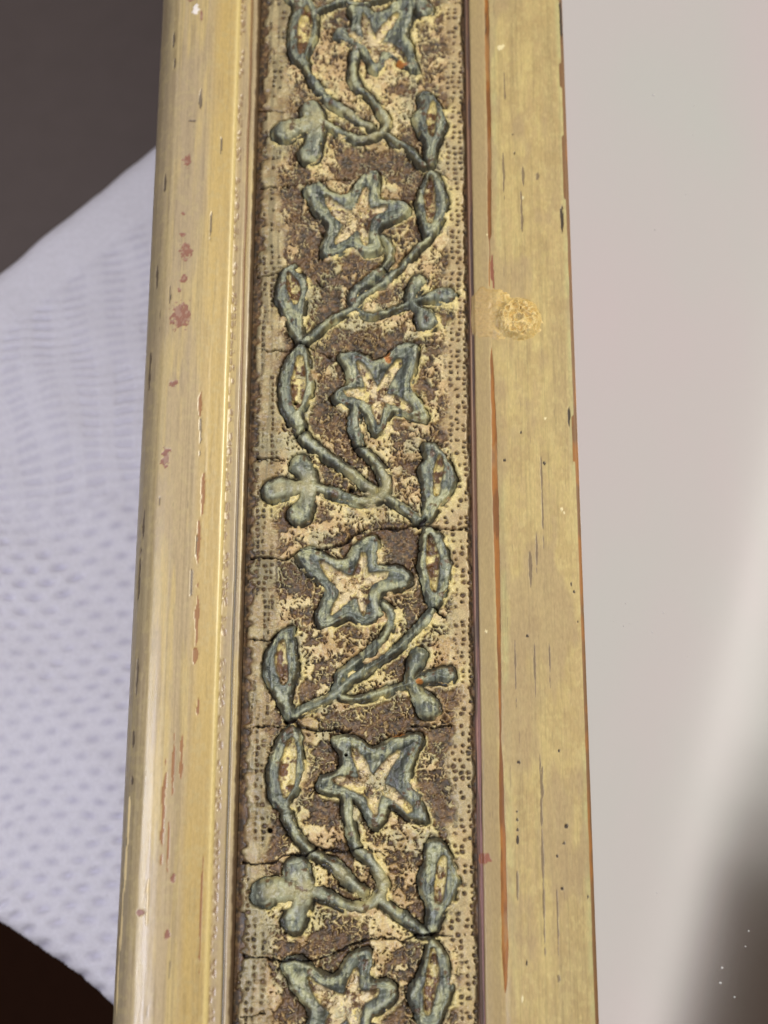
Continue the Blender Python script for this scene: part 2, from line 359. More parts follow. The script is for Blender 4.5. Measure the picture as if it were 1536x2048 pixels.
TOP = ZB + 0.005 + RAISE + 0.010 * (fbm(U * 22, V * 9, 75, 3) - 0.5) + 0.016 * (fineb - 0.5) + 0.018 * (fbm(U * 12, V * 12, 77, 3) - 0.5) - 0.10 * CR - 0.15 * HOLE

cCream, cPink, cYel = lin(220, 202, 150), lin(200, 172, 124), lin(230, 214, 146)
cBrown, cDark, cTan = lin(98, 71, 46), lin(52, 38, 26), lin(166, 134, 86)
cGrey = lin(128, 118, 88)
t1 = fbm(U * 1.8, V * 1.8, 91, 3); t2 = fbm(U * 8, V * 8, 93, 3); t3 = vn(U * 60, V * 60, 95)
col = mix(cPink, cCream, ss(0.35, 0.62, t2 + 0.3 * (t1 - 0.5))[...])
col = mix(col, np.broadcast_to(lin(176, 172, 134), col.shape), 0.7 * ss(0.52, 0.64, fbm(U * 2.5, V * 2.5, 98, 3)))
col = mix(col, cTan, 0.7 * ss(0.56, 0.68, fbm(U * 4, V * 4, 97)))
col = mix(col, np.broadcast_to(lin(178, 158, 116), col.shape), 0.7 * edgeR)
col = mix(col, np.broadcast_to(cGrey, col.shape), 0.85 * edgeL * (1 - 0.4 * worn))
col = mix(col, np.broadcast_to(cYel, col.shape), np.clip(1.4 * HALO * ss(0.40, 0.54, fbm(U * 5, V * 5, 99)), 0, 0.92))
pitc = mix(np.broadcast_to(cBrown, col.shape), np.broadcast_to(cDark, col.shape), ss(0.35, 0.65, fbm(U * 12, V * 12, 101)))
pitc = mix(pitc, np.broadcast_to(cTan, col.shape), 0.45 * ss(0.56, 0.75, fbm(U * 26, V * 26, 103, 2)))
col = mix(col, pitc, 0.94 * ss(0.10, 0.85, PIT + 0.25 * (fineb - 0.5)))
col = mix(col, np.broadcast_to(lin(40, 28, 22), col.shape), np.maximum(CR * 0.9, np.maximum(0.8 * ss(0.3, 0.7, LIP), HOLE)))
ZBASE = BASE
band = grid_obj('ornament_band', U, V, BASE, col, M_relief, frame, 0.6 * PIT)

# colours of the carved pieces: slate verdigris with rubbed pale areas, cream and rust in the hollows
cSl0, cSl1, cSl2 = lin(84, 89, 80), lin(126, 133, 118), lin(182, 184, 144)
brush = fbm(U * 34, V * 4, 111, 3)
cm = mix(np.broadcast_to(cSl0, col.shape), np.broadcast_to(cSl1, col.shape), ss(0.34, 0.56, brush + 0.35 * (t1 - 0.5)))
cm = mix(cm, np.broadcast_to(cSl2, col.shape), ss(0.52, 0.70, fbm(U * 6, V * 4, 113) + 0.25 * (brush - 0.5)) * 0.9)
cm = mix(cm, np.broadcast_to(lin(176, 170, 128), col.shape), np.clip(PALE * 1.1, 0, 0.9))
crest = ss(0.030, 0.062, -DM) * ss(0.105, 0.075, -DM) * ss(0.36, 0.54, fbm(U * 8, V * 8, 133, 3))
cm = mix(cm, np.broadcast_to(lin(184, 188, 156), col.shape), 0.62 * crest)
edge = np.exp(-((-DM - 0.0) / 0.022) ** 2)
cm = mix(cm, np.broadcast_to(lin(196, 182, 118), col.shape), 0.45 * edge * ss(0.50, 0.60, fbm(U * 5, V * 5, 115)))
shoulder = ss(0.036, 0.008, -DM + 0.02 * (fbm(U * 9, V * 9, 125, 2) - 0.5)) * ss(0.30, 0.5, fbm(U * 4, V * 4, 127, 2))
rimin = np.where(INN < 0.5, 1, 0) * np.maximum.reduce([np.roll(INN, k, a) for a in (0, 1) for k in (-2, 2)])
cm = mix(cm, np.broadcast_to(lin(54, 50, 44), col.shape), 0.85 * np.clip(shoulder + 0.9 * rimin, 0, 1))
cm = mix(cm, np.broadcast_to(lin(62, 64, 58), col.shape), 0.7 * ss(0.11, 0.17, -DM) * ss(0.35, 0.55, fbm(U * 7, V * 7, 131, 2)) * (1 - PALE))  # shade of the inner sloping facets put in as darker slate
ivar = fbm(U * 11, V * 11, 117, 3)
cin = mix(np.broadcast_to(cBrown, col.shape), np.broadcast_to(cYel, col.shape), ss(0.40, 0.52, ivar))
cin = mix(cin, np.broadcast_to(lin(112, 78, 44), col.shape), LIN * ss(0.60, 0.46, ivar) * 0.9)
cin = mix(cin, np.broadcast_to(lin(224, 206, 160), col.shape), RIB * ss(0.36, 0.5, fbm(U * 14, V * 14, 119)))

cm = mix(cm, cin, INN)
ORG = np.zeros(U.shape)
for x, y, rx, ry in ((776, 714, 9, 12), (800, 123, 26, 6), (838, 1362, 7, 5), (790, 1468, 16, 5), (832, 60, 6, 14)):
    c = PX([(x, y)], 0)[0]; ORG = np.maximum(ORG, ss(1.1, 0.7, np.hypot((U - c[0]) * 149 / rx, (V - c[1]) * 145 / ry) + 1.2 * (fbm(U * 16, V * 16, 129, 2) - 0.5)))
cm = mix(cm, np.broadcast_to(lin(196, 124, 54), col.shape), 0.9 * ORG)
chipm = ss(0.70, 0.76, fbm(U * 9, V * 9, 123)) * (DM < -0.01)
cm = mix(cm, np.broadcast_to(cBrown, col.shape), 0.8 * chipm)
cm = mix(cm, np.broadcast_to(lin(34, 26, 22), col.shape), np.maximum(CR, HOLE))
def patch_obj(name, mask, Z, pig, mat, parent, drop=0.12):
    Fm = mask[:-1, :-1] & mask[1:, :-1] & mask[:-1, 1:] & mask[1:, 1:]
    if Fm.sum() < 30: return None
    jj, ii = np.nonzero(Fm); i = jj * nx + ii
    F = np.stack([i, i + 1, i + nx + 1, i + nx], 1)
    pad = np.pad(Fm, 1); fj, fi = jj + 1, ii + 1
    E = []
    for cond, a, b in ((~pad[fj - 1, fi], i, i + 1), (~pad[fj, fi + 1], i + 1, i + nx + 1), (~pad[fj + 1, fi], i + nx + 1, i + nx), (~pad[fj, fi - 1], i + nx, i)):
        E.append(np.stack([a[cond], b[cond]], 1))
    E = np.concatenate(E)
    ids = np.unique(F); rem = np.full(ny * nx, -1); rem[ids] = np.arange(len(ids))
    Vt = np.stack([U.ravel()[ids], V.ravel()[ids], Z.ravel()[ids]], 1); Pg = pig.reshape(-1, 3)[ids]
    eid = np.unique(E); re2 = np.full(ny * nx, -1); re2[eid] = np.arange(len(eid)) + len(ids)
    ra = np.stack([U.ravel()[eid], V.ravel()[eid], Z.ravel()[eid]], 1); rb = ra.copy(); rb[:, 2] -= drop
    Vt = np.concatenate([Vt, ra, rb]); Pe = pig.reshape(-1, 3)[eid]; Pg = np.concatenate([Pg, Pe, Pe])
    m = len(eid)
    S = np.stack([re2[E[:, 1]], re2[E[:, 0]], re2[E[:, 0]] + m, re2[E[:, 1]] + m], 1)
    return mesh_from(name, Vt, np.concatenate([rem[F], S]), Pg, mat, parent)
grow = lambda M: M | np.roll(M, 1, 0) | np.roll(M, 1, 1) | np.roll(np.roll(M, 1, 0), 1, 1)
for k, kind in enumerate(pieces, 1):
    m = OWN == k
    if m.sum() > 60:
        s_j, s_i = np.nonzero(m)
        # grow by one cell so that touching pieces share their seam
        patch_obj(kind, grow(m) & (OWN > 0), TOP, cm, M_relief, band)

# ------------------------------------------------------------------ smooth mouldings on both sides
def marks(X, Y, lst, seed):
    out = np.zeros(X.shape)
    for k, (x, y, rx, ry) in enumerate(lst):
        c = PX([(x, y)], 0.1)[0]; sx_ = 149 * (1 + 0.1 * (y - 1024) / 1024); a, b = rx / sx_, ry / sx_
        q = np.hypot((X - c[0]) / a, (Y - c[1]) / b) * 1.12 + 1.5 * (fbm(X * 22, Y * (22 if ry < 3 * rx else 7), seed + k, 3) - 0.5)
        out = np.maximum(out, ss(1.08, 0.86, q))
    return out
def strip(name, prof, n, step_v, parent, paintfun, mat):
    P = np.asarray(prof, float); L = np.r_[0, np.cumsum(np.hypot(*np.diff(P, axis=0).T))]
    # smooth the profile a little by resampling densely
    t = np.linspace(0, L[-1], n); px = np.interp(t, L, P[:, 0]); pz = np.interp(t, L, P[:, 1])
    k = np.array([1, 2, 3, 2, 1.]) / 9
    px[2:-2] = np.convolve(px, k, 'valid'); pz[2:-2] = np.convolve(pz, k, 'valid')
    v = np.arange(VB0, VB1, step_v); X, Y = np.meshgrid(px, v); Z = np.tile(pz, (len(v), 1))
    nxp = np.gradient(px); nzp = np.gradient(pz); nn = np.hypot(nxp, nzp) + 1e-9
    pig, dh, bare = paintfun(X, Y, Z)
    X = X - dh * (nzp / nn)[None]; Z = Z + dh * (nxp / nn)[None]
    return grid_obj(name, X, Y, Z, pig, mat, parent, bare)
red = [(387,7,10,12),(406,46,4,15),(377,336,8,14),(370,439,5,5),(369,482,6,5),(374,513,12,20),(371,568,10,8),(362,591,5,6),(364,640,20,30),(350,776,10,6),(336,922,10,22),(286,1824,8,7),(350,1758,5,9),(339,1869,5,12)]
orange = [(403,820,4,28),(400,1085,3.5,45),(396,1235,4,60),(393,1310,5,18),(350,1537,3,60),(366,1519,3.5,60),(331,1628,4,105),(398,1417,3,18),(403,1829,2,120),(408,985,3,40),(340,1700,2,60)]
darks = [(404,211,4,22),(332,378,2.5,20),(444,295,2,25),(424,457,2.5,38),(268,1475,3,20),(265,1563,3,9),(300,740,3,40),(288,1050,3,30),(279,1150,3.5,60),(404,870,2.5,40),(385,1180,2,40),(343,600,2,30),(350,90,2,18),(315,560,3,20),(275,1360,2.5,40),(396,1100,2,30),(322,1010,1.6,12),(385,255,10,1.6),(352,140,2,20)]
white = [(395,35,6,14)]
pale_edge = [(259,1640,2.2,60),(252,1750,3,60),(244,1850,2.2,60),(236,1960,2.2,80),(300,1790,1.5,60)]
def paint_bead(X, Y, Z):
    a = fbm(X * 9, Y * 0.8, 201, 4); b = fbm(X * 30, Y * 1.6, 203, 3); c = fbm(X * 1.4, Y * 0.35, 205, 3); f = fbm(X * 14, Y * 12, 207, 3)
    col = mix(np.broadcast_to(lin(196, 174, 116), X.shape + (3,)), np.broadcast_to(lin(180, 160, 120), X.shape + (3,)), ss(0.38, 0.62, a))
    col = mix(col, np.broadcast_to(lin(150, 138, 114), X.shape + (3,)), 0.75 * ss(-2.9, -3.2, X + 0.2 * (a - 0.5)))  # shading of the outer side put in as a greyer, darker tone
    col = mix(col, np.broadcast_to(lin(140, 122, 88), X.shape + (3,)), 0.38 * ss(0.54, 0.66, fbm(X * 34, Y * 0.30, 209, 4)))
    yel = ss(-2.58, -2.40, X + 0.12 * (c - 0.5)) * ss(-2.05, -2.18, X)
    col = mix(col, np.broadcast_to(lin(194, 166, 94), X.shape + (3,)), 0.7 * yel)
    col = mix(col, np.broadcast_to(lin(168, 150, 120), X.shape + (3,)), 0.55 * ss(0.55, 0.7, c + 0.15 * (b - 0.5)) * (1 - yel))
    col = mix(col, np.broadcast_to(lin(120, 104, 78), X.shape + (3,)), 0.22 * ss(0.62, 0.76, b))
    col = mix(col, np.broadcast_to(lin(188, 172, 122), X.shape + (3,)), 0.3 * ss(0.55, 0.7, f))
    # crackled bead line with brown nicks beside the ornament
    cr = worley(X / 0.05, Y / 0.11, 211)
    zone = ss(-2.135, -2.115, X) * ss(-2.05, -2.07, X)
    nick = ss(0.10, 0.35, cr[1] - cr[0]) * zone * (cr[2] > 0.35)
    col = mix(col, np.broadcast_to(lin(140, 112, 78), X.shape + (3,)), 0.85 * nick)
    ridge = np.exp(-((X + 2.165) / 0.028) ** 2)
    col = mix(col, np.broadcast_to(lin(240, 220, 150), X.shape + (3,)), 0.8 * ridge)  # highlight along the narrow ridge put into the colour
    wl = X + 0.02 * (fbm(X * 2, Y * 1.1, 213, 3) - 0.5)
    gr = np.exp(-((wl + 1.968) / 0.014) ** 2)
    gcol = mix(np.broadcast_to(lin(128, 84, 44), X.shape + (3,)), np.broadcast_to(lin(64, 58, 46), X.shape + (3,)), ss(3, -1, Y))
    col = mix(col, gcol, gr)
    inn = ss(-1.905, -1.875, X + 0.03 * (fbm(X * 10, Y * 9, 217, 3) - 0.5))
    col = mix(col, np.broadcast_to(lin(84, 60, 38), X.shape + (3,)), 0.9 * inn)
    mr = marks(X, Y, red, 220); mo = marks(X, Y, orange, 260); md = marks(X, Y, darks, 300); mw = marks(X, Y, white, 340); mp = marks(X, Y, pale_edge, 360)
    rnd = 0.6 * ss(0.80, 0.86, fbm(X * 20, Y * 2.2, 371, 3)) * ss(0.55, 0.65, fbm(X * 1.5, Y * 0.6, 373, 2))
    col = mix(col, np.broadcast_to(lin(88, 76, 62), X.shape + (3,)), 0.85 * np.maximum(md, rnd))
    col = mix(col, np.broadcast_to(lin(226, 204, 150), X.shape + (3,)), mp)
    rc = mix(np.broadcast_to(lin(140, 92, 70), X.shape + (3,)), np.broadcast_to(lin(158, 124, 102), X.shape + (3,)), ss(0.5, 0.65, fbm(X * 26, Y * 18, 381, 2)))
    col = mix(col, rc, mr); col = mix(col, np.broadcast_to(lin(148, 100, 48), X.shape + (3,)), mo)
    col = mix(col, np.broadcast_to(lin(238, 232, 226), X.shape + (3,)), mw)
    dh = 0.004 * (a - 0.5) + 0.003 * (b - 0.5) + 0.0016 * (f - 0.5) - 0.006 * np.maximum(mr, mo) - 0.012 * md - 0.004 * rnd - 0.03 * gr + 0.008 * mw + 0.006 * mp - 0.012 * nick + 0.006 * ridge
    return col, dh, np.maximum(mr, mo) * 0.8 + 0.3 * nick
def arc(cx, cz, r, a0, a1, n):
    return [(cx + r * math.cos(math.radians(a)), cz + r * math.sin(math.radians(a))) for a in np.linspace(a0, a1, n)]
bead_prof = [(-3.27, -3.9), (-3.30, -1.6), (-3.325, -0.35)] + [(-3.33, -0.2), (-3.32, -0.08), (-3.285, 0.04), (-3.22, 0.14), (-3.13, 0.215), (-3.02, 0.27), (-2.90, 0.290), (-2.78, 0.290), (-2.66, 0.272), (-2.55, 0.247),
             (-2.45, 0.218), (-2.36, 0.190), (-2.28, 0.165), (-2.21, 0.146), (-2.18, 0.136), (-2.15, 0.104), (-2.13, 0.088), (-2.06, 0.075), (-1.99, 0.06), (-1.94, 0.055), (-1.90, 0.05), (-1.872, 0.02), (-1.862, -0.06), (-1.858, -0.16)]
bead = strip('outer_moulding', bead_prof, 420, 0.016, frame, paint_bead, M_paint)

fdark = [(1062,1137,3.5,40),(1032,1331,2,70),(1071,1331,2,60),(1101,1322,2,45),(1085,1563,4,35),(1087,1725,2.4,200),(1117,1840,2,80),(1010,160,2,40),(1008,330,2.4,60),(1047,343,3.5,24),(1045,418,3.5,45),(1077,347,4,9),(1086,1000,2,110),(1075,1110,2.5,40),(1120,1960,4,10),(1036,1770,3,30)]
fdot = [(1126,437,4,32),(1140,835,3,22),(1124,40,4,50),(1157,1240,3,3),(1056,1270,3,3),(1039,1524,4,4),(1134,1652,4,4),(1130,1687,4,4),(1116,1712,3,3),(1126,1776,4,4),(1120,1500,2.5,2.5),(1035,1623,3,3),(1036,1640,3,4),(1036,1660,3,3),(1037,1680,2.5,9),(1178,1794,3,7),(1055,1926,2.4,9),(1010,917,4,4),(1090,922,3,3),(1144,1165,2,6),(1150,1180,2,5),(1026,262,2,2),(1030,300,2,3),(1043,860,2,4)]
fred = [(972,1718,15,11),(985,530,3,35),(988,560,2,25)]
fpale = [(1003,88,8,7),(1047,390,2,4),(975,463,2,2),(1092,832,3,3),(1125,1014,3,4),(1130,1022,2,3),(1047,1998,3,10),(973,1260,3,3)]
def paint_flat(X, Y, Z):
    a = fbm(X * 8, Y * 0.7, 401, 4); b = fbm(X * 26, Y * 1.3, 403, 3); c = fbm(X * 1.6, Y * 0.5, 405, 3); f = fbm(X * 11, Y * 9, 407, 4)
    one = lambda *k: np.broadcast_to(lin(*k), X.shape + (3,))
    col = mix(one(198, 178, 120), one(190, 168, 116), ss(0.36, 0.64, a))
    col = mix(col, one(200, 182, 118), 0.4 * ss(0.45, 0.65, f))
    col = mix(col, one(174, 154, 110), 0.5 * ss(0.5, 0.66, c + 0.2 * (f - 0.5)))
    col = mix(col, one(188, 186, 130), 0.6 * np.maximum(ss(2.50, 2.58, X), np.exp(-((X - 1.60) / 0.05) ** 2)) * ss(0.3, 0.6, c))
    col = mix(col, one(178, 154, 104), 0.45 * ss(0.48, 0.66, fbm(X * 5, Y * 4, 408, 4)))
    col = mix(col, one(208, 192, 132), 0.35 * ss(0.60, 0.70, fbm(X * 17, Y * 12, 409, 3)))
    col = mix(col, one(148, 130, 90), 0.30 * ss(0.56, 0.78, b))
    col = mix(col, one(136, 122, 84), 0.20 * ss(0.56, 0.70, fbm(X * 34, Y * 0.28, 410, 4)))
    col = mix(col, one(172, 150, 112), 0.6 * ss(0.48, 0.62, fbm(X * 2.2, Y * 0.7, 412, 4)))
    fil = ss(1.47, 1.44, X)
    col = mix(col, one(166, 146, 104), 0.75 * fil)
    # strip of bare orange wood along the arris, ragged, missing near the wax drip
    wob = 0.035 * (fbm(X * 1.0 + 3, Y * 0.8, 411, 3) - 0.5) + 0.012 * (fbm(X * 3, Y * 6, 413, 2) - 0.5)
    py = np.interp(Y, PX([(990, q) for q in range(2048, -1, -32)], 0)[:, 1], np.arange(2048, -1, -32.0))
    wid = np.interp(py, [0, 60, 300, 470, 480, 570, 580, 690, 720, 1000, 1300, 1380, 1480, 1550, 1900, 1975, 1990], [.028, .033, .028, .025, .008, .008, 0, 0, .022, .040, .024, .018, .010, .028, .040, .014, 0.0])
    cen = np.interp(py, [0, 300, 600, 1000, 2048], [1.51, 1.515, 1.47, 1.508, 1.51])
    os_ = ss(wid + 0.006, wid - 0.006, np.abs(X + wob - cen)) * (wid > 0.004) * (0.8 + 0.2 * ss(0.36, 0.46, fbm(X * 6, Y * 1.3, 414, 4)))
    oc = mix(one(160, 104, 42), one(130, 84, 38), ss(0.4, 0.6, fbm(X * 12, Y * 2, 415, 3)))
    oc = mix(oc, one(84, 60, 40), 0.8 * ss(0.58, 0.66, fbm(X * 5, Y * 1.6, 417, 3)) * ss(2.2, 4, Y))
    col = mix(col, oc, os_)
    ed = ss(2.588, 2.600, X + 0.012 * (fbm(X, Y * 3, 419, 3) - 0.5) + 0.03 * ss(0.7, 0.72, fbm(X * 0, Y * 1.2, 421, 2)))
    ec = mix(one(156, 104, 46), one(110, 84, 58), ss(5.6, 7.0, Y))
    ec = mix(ec, one(126, 92, 56), ss(0.42, 0.58, fbm(X * 4, Y * 1.6, 420, 3)))
    col = mix(col, ec, ed)
    gr = ss(1.262, 1.250, X + 0.012 * (fbm(X * 2, Y * 2, 423, 3) - 0.5))
    gc = mix(one(128, 96, 74), one(150, 112, 104), ss(0.5, -2.5, Y)); gc = mix(gc, one(96, 78, 70), ss(0.45, 0.6, fbm(X * 25, Y * 1.0, 425, 2)))
    col = mix(col, gc, gr)
    md = marks(X, Y, fdark, 440); mt = marks(X, Y, fdot, 480); mr = marks(X, Y, fred, 520); mp = marks(X, Y, fpale, 540)
    rnd = ss(0.84, 0.90, fbm(X * 24, Y * 2.0, 551, 3)) * 0.5
    col = mix(col, one(116, 100, 78), 0.80 * np.maximum(md, rnd)); col = mix(col, one(52, 42, 34), 0.95 * mt)
    col = mix(col, one(150, 96, 72), mr); col = mix(col, one(240, 228, 176), 0.9 * mp)
    dh = 0.0030 * (a - 0.5) + 0.0022 * (b - 0.5) + 0.0028 * (f - 0.5) - 0.006 * os_ - 0.004 * md - 0.012 * mt - 0.003 * rnd + 0.005 * mp - 0.004 * mr
    return col, dh, np.maximum(os_, ed) * 0.6
flat_prof = [(1.188, -0.16), (1.192, -0.06), (1.200, -0.035), (1.215, -0.05), (1.245, -0.05), (1.258, -0.01), (1.275, 0.0), (1.36, 0.004), (1.45, 0.0), (1.50, -0.008), (1.56, 0.004), (1.62, 0.006), (2.0, 0.008), (2.4, 0.006), (2.56, 0.002), (2.60, -0.002), (2.625, -0.012), (2.645, -0.04), (2.650, -0.09), (2.652, -0.2)]
flat = strip('sight_edge', flat_prof, 300, 0.018, frame, paint_flat, M_flat)
# wooden back of the moulding
def box(name, x0, x1, y0, y1, z0, z1, mat, parent):
    V_ = [(x, y, z) for z in (z0, z1) for y in (y0, y1) for x in (x0, x1)]
    me = bpy.data.meshes.new(name); me.from_pydata(V_, [], [(0, 2, 3, 1), (4, 5, 7, 6), (0, 1, 5, 4), (2, 6, 7, 3), (0, 4, 6, 2), (1, 3, 7, 5)])
    me.materials.append(mat); o = bpy.data.objects.new(name, me); sc.collection.objects.link(o); o.parent = parent; return o
def plain(name, colr, rough=0.6, scale=8.0, amt=0.3, spec=0.4, stretch=(1, 1, 1)):
    m, nt, N, L, b = nodes(name)
    tc = N.new('ShaderNodeTexCoord'); mp = N.new('ShaderNodeMapping'); mp.inputs['Scale'].default_value = stretch
    n1 = N.new('ShaderNodeTexNoise'); n1.inputs['Scale'].default_value = scale; n1.inputs['Detail'].default_value = 5
    L.new(tc.outputs['Object'], mp.inputs[0]); L.new(mp.outputs[0], n1.inputs['Vector'])
    mx = N.new('ShaderNodeMix'); mx.data_type = 'RGBA'; c = np.array(colr)
    mx.inputs[6].default_value = (*(c * (1 - amt)), 1); mx.inputs[7].default_value = (*(c * (1 + amt)), 1)
    L.new(n1.outputs[0], mx.inputs[0]); L.new(mx.outputs[2], b.inputs['Base Color'])
    b.inputs['Roughness'].default_value = rough; b.inputs['Specular IOR Level'].default_value = spec
    return m
M_wood = plain('old_pine', lin(120, 84, 54), 0.7, 6, 0.3, stretch=(1, 0.1, 1))
box('wooden_core', -3.25, 2.60, VB0 + .02, VB1 - .02, -3.9, -0.30, M_wood, frame)

# ------------------------------------------------------------------ wax drip on the sight edge
xs = np.arange(0.9, 2.4, 0.008); ys = np.arange(2.05, 3.45, 0.008); X, Y = np.meshgrid(xs, ys)
wc = PX([(1037, 638)], 0)[0]; wl = PX([(985, 634)], 0)[0]; w0 = PX([(962, 626)], 0)[0]
def disc(c, r): return np.hypot(X - c[0], Y - c[1]) - r
sd = np.minimum(disc(wc, 0.35), np.minimum(sd_path(X, Y, np.array([w0, wl, wc]), [0.20, 0.36, 0.26]), np.hypot(np.clip(np.abs(X - 1.47) - 0.12, 0, None), np.clip(np.abs(Y - w0[1]) - 0.20, 0, None)) - 0.22))
sd = sd + 0.25 * ss(1.24, 1.17, X)
sd = sd + 0.16 * (fbm(X * 5, Y * 5, 601, 3) - 0.5) + 0.06 * (fbm(X * 16, Y * 16, 605, 2) - 0.5)
wr = fbm(X * 11 + 2 * fbm(X * 4, Y * 4, 611), Y * 11 + 2 * fbm(X * 4, Y * 4, 613), 609, 4)
wrk = 1 - np.abs(wr - 0.5) * 5
ring = np.hypot(X - wc[0], Y - wc[1])
dome = ss(0.34, 0.22, ring)
fl = np.interp(X, [p[0] for p in flat_prof], [p[1] for p in flat_prof]); fl = np.where(X < 1.3, np.maximum(fl, -0.045), fl) - 0.05 * ss(1.15, 1.0, X)
fade = ss(0.02, -0.16, sd)
Zw = fl - 0.012 + fade * (0.020 + 0.012 * ss(1.2, 1.5, X)) + dome * (0.055 + 0.030 * np.clip(wrk, 0, 1)) + fade * (0.006 + 0.012 * ss(1.45, 1.75, X)) * np.clip(wrk, -0.5, 1) - 0.030 * ss(0.075, 0.03, ring)
wcol = mix(np.broadcast_to(lin(202, 172, 104), X.shape + (3,)), np.broadcast_to(lin(230, 206, 140), X.shape + (3,)), np.clip(wrk, 0, 1) * 0.9)
wcol = mix(wcol, np.broadcast_to(lin(178, 152, 104), X.shape + (3,)), ss(1.72, 1.40, X) * 0.85)
wcol = mix(wcol, np.broadcast_to(lin(120, 104, 72), X.shape + (3,)), 0.6 * ss(0.07, 0.03, ring))
M_wax = painted('dried_wax', 0.40, 0.45, 30, 0.15, 0.003)
M_wax.node_tree.nodes['Principled BSDF'].inputs['Subsurface Weight'].default_value = 0.15
M_wax.node_tree.nodes['Principled BSDF'].inputs['Subsurface Radius'].default_value = (0.08, 0.05, 0.02)
mk = sd < 0.03
def sub_patch(name, mask, X, Y, Z, pig, mat, parent):
    nx2 = X.shape[1]; Fm = mask[:-1, :-1] & mask[1:, :-1] & mask[:-1, 1:] & mask[1:, 1:]
    jj, ii = np.nonzero(Fm); i = jj * nx2 + ii; F = np.stack([i, i + 1, i + nx2 + 1, i + nx2], 1)
    ids = np.unique(F); rem = np.full(X.size, -1); rem[ids] = np.arange(len(ids))
    return mesh_from(name, np.stack([X.ravel()[ids], Y.ravel()[ids], Z.ravel()[ids]], 1), rem[F], pig.reshape(-1, 3)[ids], mat, parent)
wax = sub_patch('wax_drip', mk, X, Y, Zw, wcol, M_wax, frame)
wax['label'] = 'yellow crusty blob of dried wax on the sight edge'

# ------------------------------------------------------------------ looking glass
m, nt, N, L, b = nodes('dusty_looking_glass')
b.inputs['Metallic'].default_value = 1.0; b.inputs['Base Color'].default_value = (0.68, 0.665, 0.655, 1)
tc = N.new('ShaderNodeTexCoord'); n1 = N.new('ShaderNodeTexNoise'); n1.inputs['Scale'].default_value = 0.5; n1.inputs['Detail'].default_value = 3
mp = N.new('ShaderNodeMapping'); mp.inputs['Scale'].default_value = (1, 0.5, 1); L.new(tc.outputs['Object'], mp.inputs[0]); L.new(mp.outputs[0], n1.inputs['Vector'])
mr = N.new('ShaderNodeMapRange'); mr.inputs[3].default_value = 0.09; mr.inputs[4].default_value = 0.14; L.new(n1.outputs[0], mr.inputs[0]); L.new(mr.outputs[0], b.inputs['Roughness'])
n2 = N.new('ShaderNodeTexNoise'); n2.inputs['Scale'].default_value = 0.24; n2.inputs['Detail'].default_value = 4; L.new(mp.outputs[0], n2.inputs['Vector'])
sm = N.new('ShaderNodeMapRange'); sm.inputs[1].default_value = 0.35; sm.inputs[2].default_value = 0.65; L.new(n2.outputs[0], sm.inputs[0])
tint = N.new('ShaderNodeMix'); tint.data_type = 'RGBA'; tint.inputs[6].default_value = (0.95, 0.86, 0.845, 1); tint.inputs[7].default_value = (0.88, 0.90, 0.83, 1)
L.new(sm.outputs[0], tint.inputs[0]); L.new(tint.outputs[2], b.inputs['Base Color'])
M_glass = m
glass = box('mirror_glass', 2.45, 12.0, VB0 + .05, VB1 - .05, -0.34, -0.13, M_glass, frame)
glass['label'] = 'hazy grey looking glass with soft reflections and dust specks'
# dust specks lying on the glass
rng = np.random.default_rng(4)
sp = [(1307,190,3.2),(1388,212,2),(1444,1936,2.6),(1441,1966,2.6),(1497,1862,2),(1469,1994,2),(1491,1893,1.6),(1314,1786,1.6),(1372,390,1.5),(1386,270,1.5),(1251,1207,1.6),(1247,1252,1.6),(1327,1225,1.6),(1310,460,2),(1305,1265,1.4)]
vv, ff = [], []
for x, y, r in sp + [(rng.uniform(1200, 1536), rng.uniform(0, 2048), rng.uniform(0.5, 0.9)) for _ in range(40)]:
    c = PX([(x, y)], -0.13)[0]; r = r / 149; k = len(vv)
    for a in range(6): vv.append((c[0] + r * rng.uniform(.6, 1.2) * math.cos(a * 1.047), c[1] + r * rng.uniform(.6, 1.2) * math.sin(a * 1.047), -0.129))
    vv.append((c[0], c[1], -0.129 + r * 0.7))
    ff += [(k + a, k + (a + 1) % 6, k + 6) for a in range(6)]
me = bpy.data.meshes.new('dust'); me.from_pydata(vv, [], ff); me.materials.append(plain('dust_speck', (0.55, 0.54, 0.52), 0.9))
o = bpy.data.objects.new('dust', me); sc.collection.objects.link(o); o.parent = glass; o['kind'] = 'stuff'

# ================================================================== towel under the frame, table top, floor
ZT = -3.95
A = PX([(0, 522)], ZT)[0]; B = PX([(312, 268)], ZT)[0]; C0 = PX([(0, 1850)], ZT)[0]; D0 = PX([(222, 2015)], ZT)[0]
e1 = (B - A) / np.hypot(*(B - A)); n1_ = np.array((e1[1], -e1[0]))          # pointing into the towel
e2 = (D0 - C0) / np.hypot(*(D0 - C0)); n2_ = np.array((-e2[1], e2[0]))
xs = np.arange(-9.5, 4.0, 0.035); ys = np.arange(-11.5, 9.0, 0.035); X, Y = np.meshgrid(xs, ys)
d1 = (X - A[0]) * n1_[0] + (Y - A[1]) * n1_[1] + 0.10 * (fbm(X * 0.9, Y * 0.9, 701, 2) - 0.5)
d2 = (X - C0[0]) * n2_[0] + (Y - C0[1]) * n2_[1] + 0.14 * (fbm(X * 0.6, Y * 0.6, 703, 2) - 0.5) + 0.10 * ((X - C0[0]) * e2[0] + (Y - C0[1]) * e2[1] - 1) ** 2 * 0.55
dd = np.minimum(d1, d2)
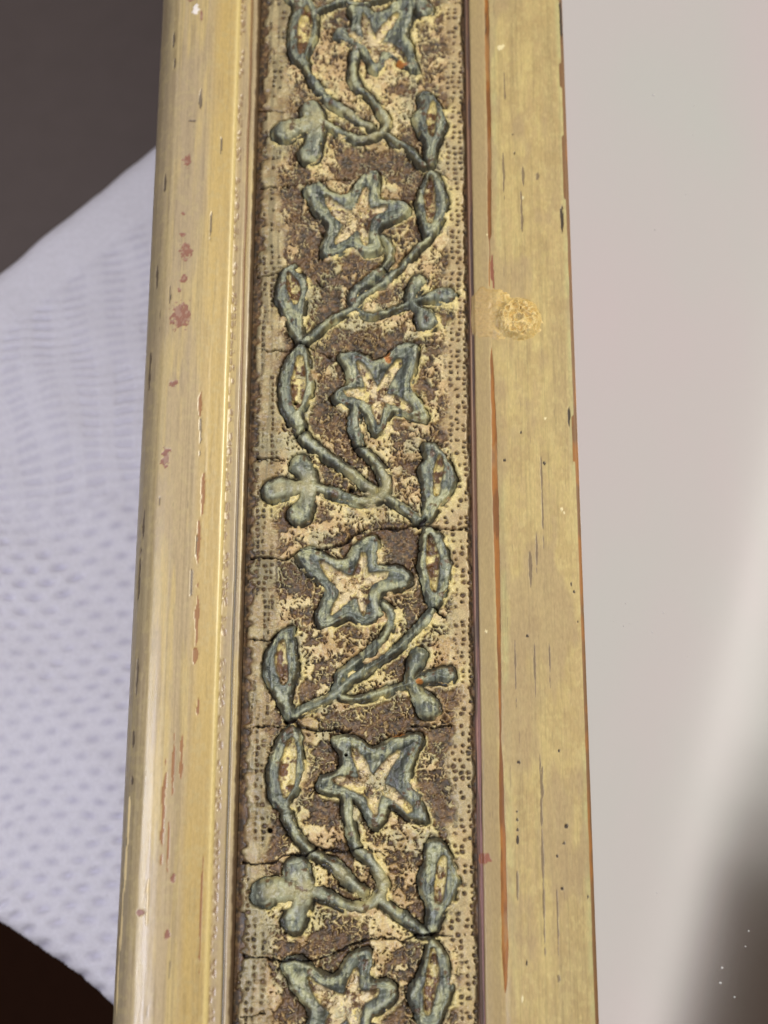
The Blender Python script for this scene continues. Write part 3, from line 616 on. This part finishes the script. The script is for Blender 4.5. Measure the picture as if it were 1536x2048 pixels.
# waffle weave in the towel's own directions
ca, sa = math.cos(math.radians(9)), math.sin(math.radians(9))
wu = X * ca + Y * sa + 0.45 * (fbm(X * .5, Y * .5, 705, 3) - .5); wv = -X * sa + Y * ca + 0.5 * (fbm(X * .4, Y * .4, 707, 3) - .5)
ph = np.round(wv / 0.23)
waf = (0.5 + 0.5 * np.cos(2 * math.pi * (wu / 0.44 + 0.5 * (ph % 2)))) * (0.5 + 0.5 * np.cos(2 * math.pi * wv / 0.23))
rib = (0.5 + 0.5 * np.cos(2 * math.pi * wv / 0.18)) * (0.35 + 0.65 * ss(0.3, 0.6, 0.5 + 0.5 * np.cos(2 * math.pi * wu / 0.55)))
zone = ss(0.0, 2.2, Y + 1.5 * (fbm(X * .6, Y * .6, 719, 2) - .5))
waf = waf ** 1.5 * (1 - zone) + 0.75 * rib * zone
waf = waf * (0.5 + 0.9 * fbm(X * 0.8, Y * 0.8, 715, 3))
body = ss(0.95, 1.25, d1 + 0.1 * (fbm(X, Y, 709, 2) - .5))
edge_h = -0.45 * (1 - np.sqrt(np.clip(1 - (1 - np.clip(dd / 0.45, 0, 1)) ** 2, 0, 1)))
folds = 0.62 * (fbm(X * 0.35 + Y * 0.2, Y * 0.30, 711, 3) - 0.5) * ss(0, 1.2, dd)
Zt = ZT + edge_h + folds - 0.085 * waf * body * ss(0.25, 0.6, fbm(X * 0.7, Y * 0.7, 717, 3)) - 0.03 * np.exp(-((d1 - 1.1) / 0.09) ** 2) + 0.012 * (fbm(X * 12, Y * 12, 713, 2) - .5)
Zt = np.minimum(Zt, np.where((X > -3.6), -3.93, 9))
mk = dd > 0.0
tcol = np.broadcast_to(lin(226, 225, 232), X.shape + (3,))
tcol = mix(tcol, np.broadcast_to(lin(190, 188, 204), X.shape + (3,)), 0.7 * waf * body)  # shade in the dimples put into the cloth colour
M_towel = painted('white_cotton', 0.9, 0.15, 14, 0.06, 0.02)
towel = sub_patch('towel', mk, X, Y, Zt, tcol, M_towel, None)
sol = towel.modifiers.new('thickness', 'SOLIDIFY'); sol.thickness = 0.25; sol.offset = -1
towel['label'] = 'white waffle weave cotton towel lying under the frame'; towel['category'] = 'towel'

def sheet(name, pts, z, mat, th=None):
    if th:
        n = len(pts); v = [(x, y, z) for x, y in pts] + [(x, y, z - th) for x, y in pts]
        f = [tuple(range(n)), tuple(range(2 * n - 1, n - 1, -1))] + [(i, i + n, (i + 1) % n + n, (i + 1) % n) for i in range(n)]
    else: v = [(x, y, z) for x, y in pts]; f = [tuple(range(len(pts)))]
    me = bpy.data.meshes.new(name); me.from_pydata(v, [], f); me.materials.append(mat)
    o = bpy.data.objects.new(name, me); sc.collection.objects.link(o); o['kind'] = 'structure'; return o
# table top ends under the towel; beyond its edge the floor lies far below
inn = n2_ * 1.6
q0 = C0 + inn - e2 * 30; q1 = C0 + inn + e2 * 60
M_table = plain('dark_grey_table', lin(92, 82, 78), 0.55, 2.0, 0.10, 0.35)
tt = sheet('table_top', [(q0[0], q0[1]), (q1[0], q1[1]), (70, 60), (-60, 60)], ZT - 0.62, M_table, 2.0)
M_floor = plain('dark_floor', lin(84, 56, 42), 0.8, 1.0, 0.2, 0.2)
sheet('floor', [(-300, -300), (300, -300), (300, 300), (-300, 300)], -75, M_floor)
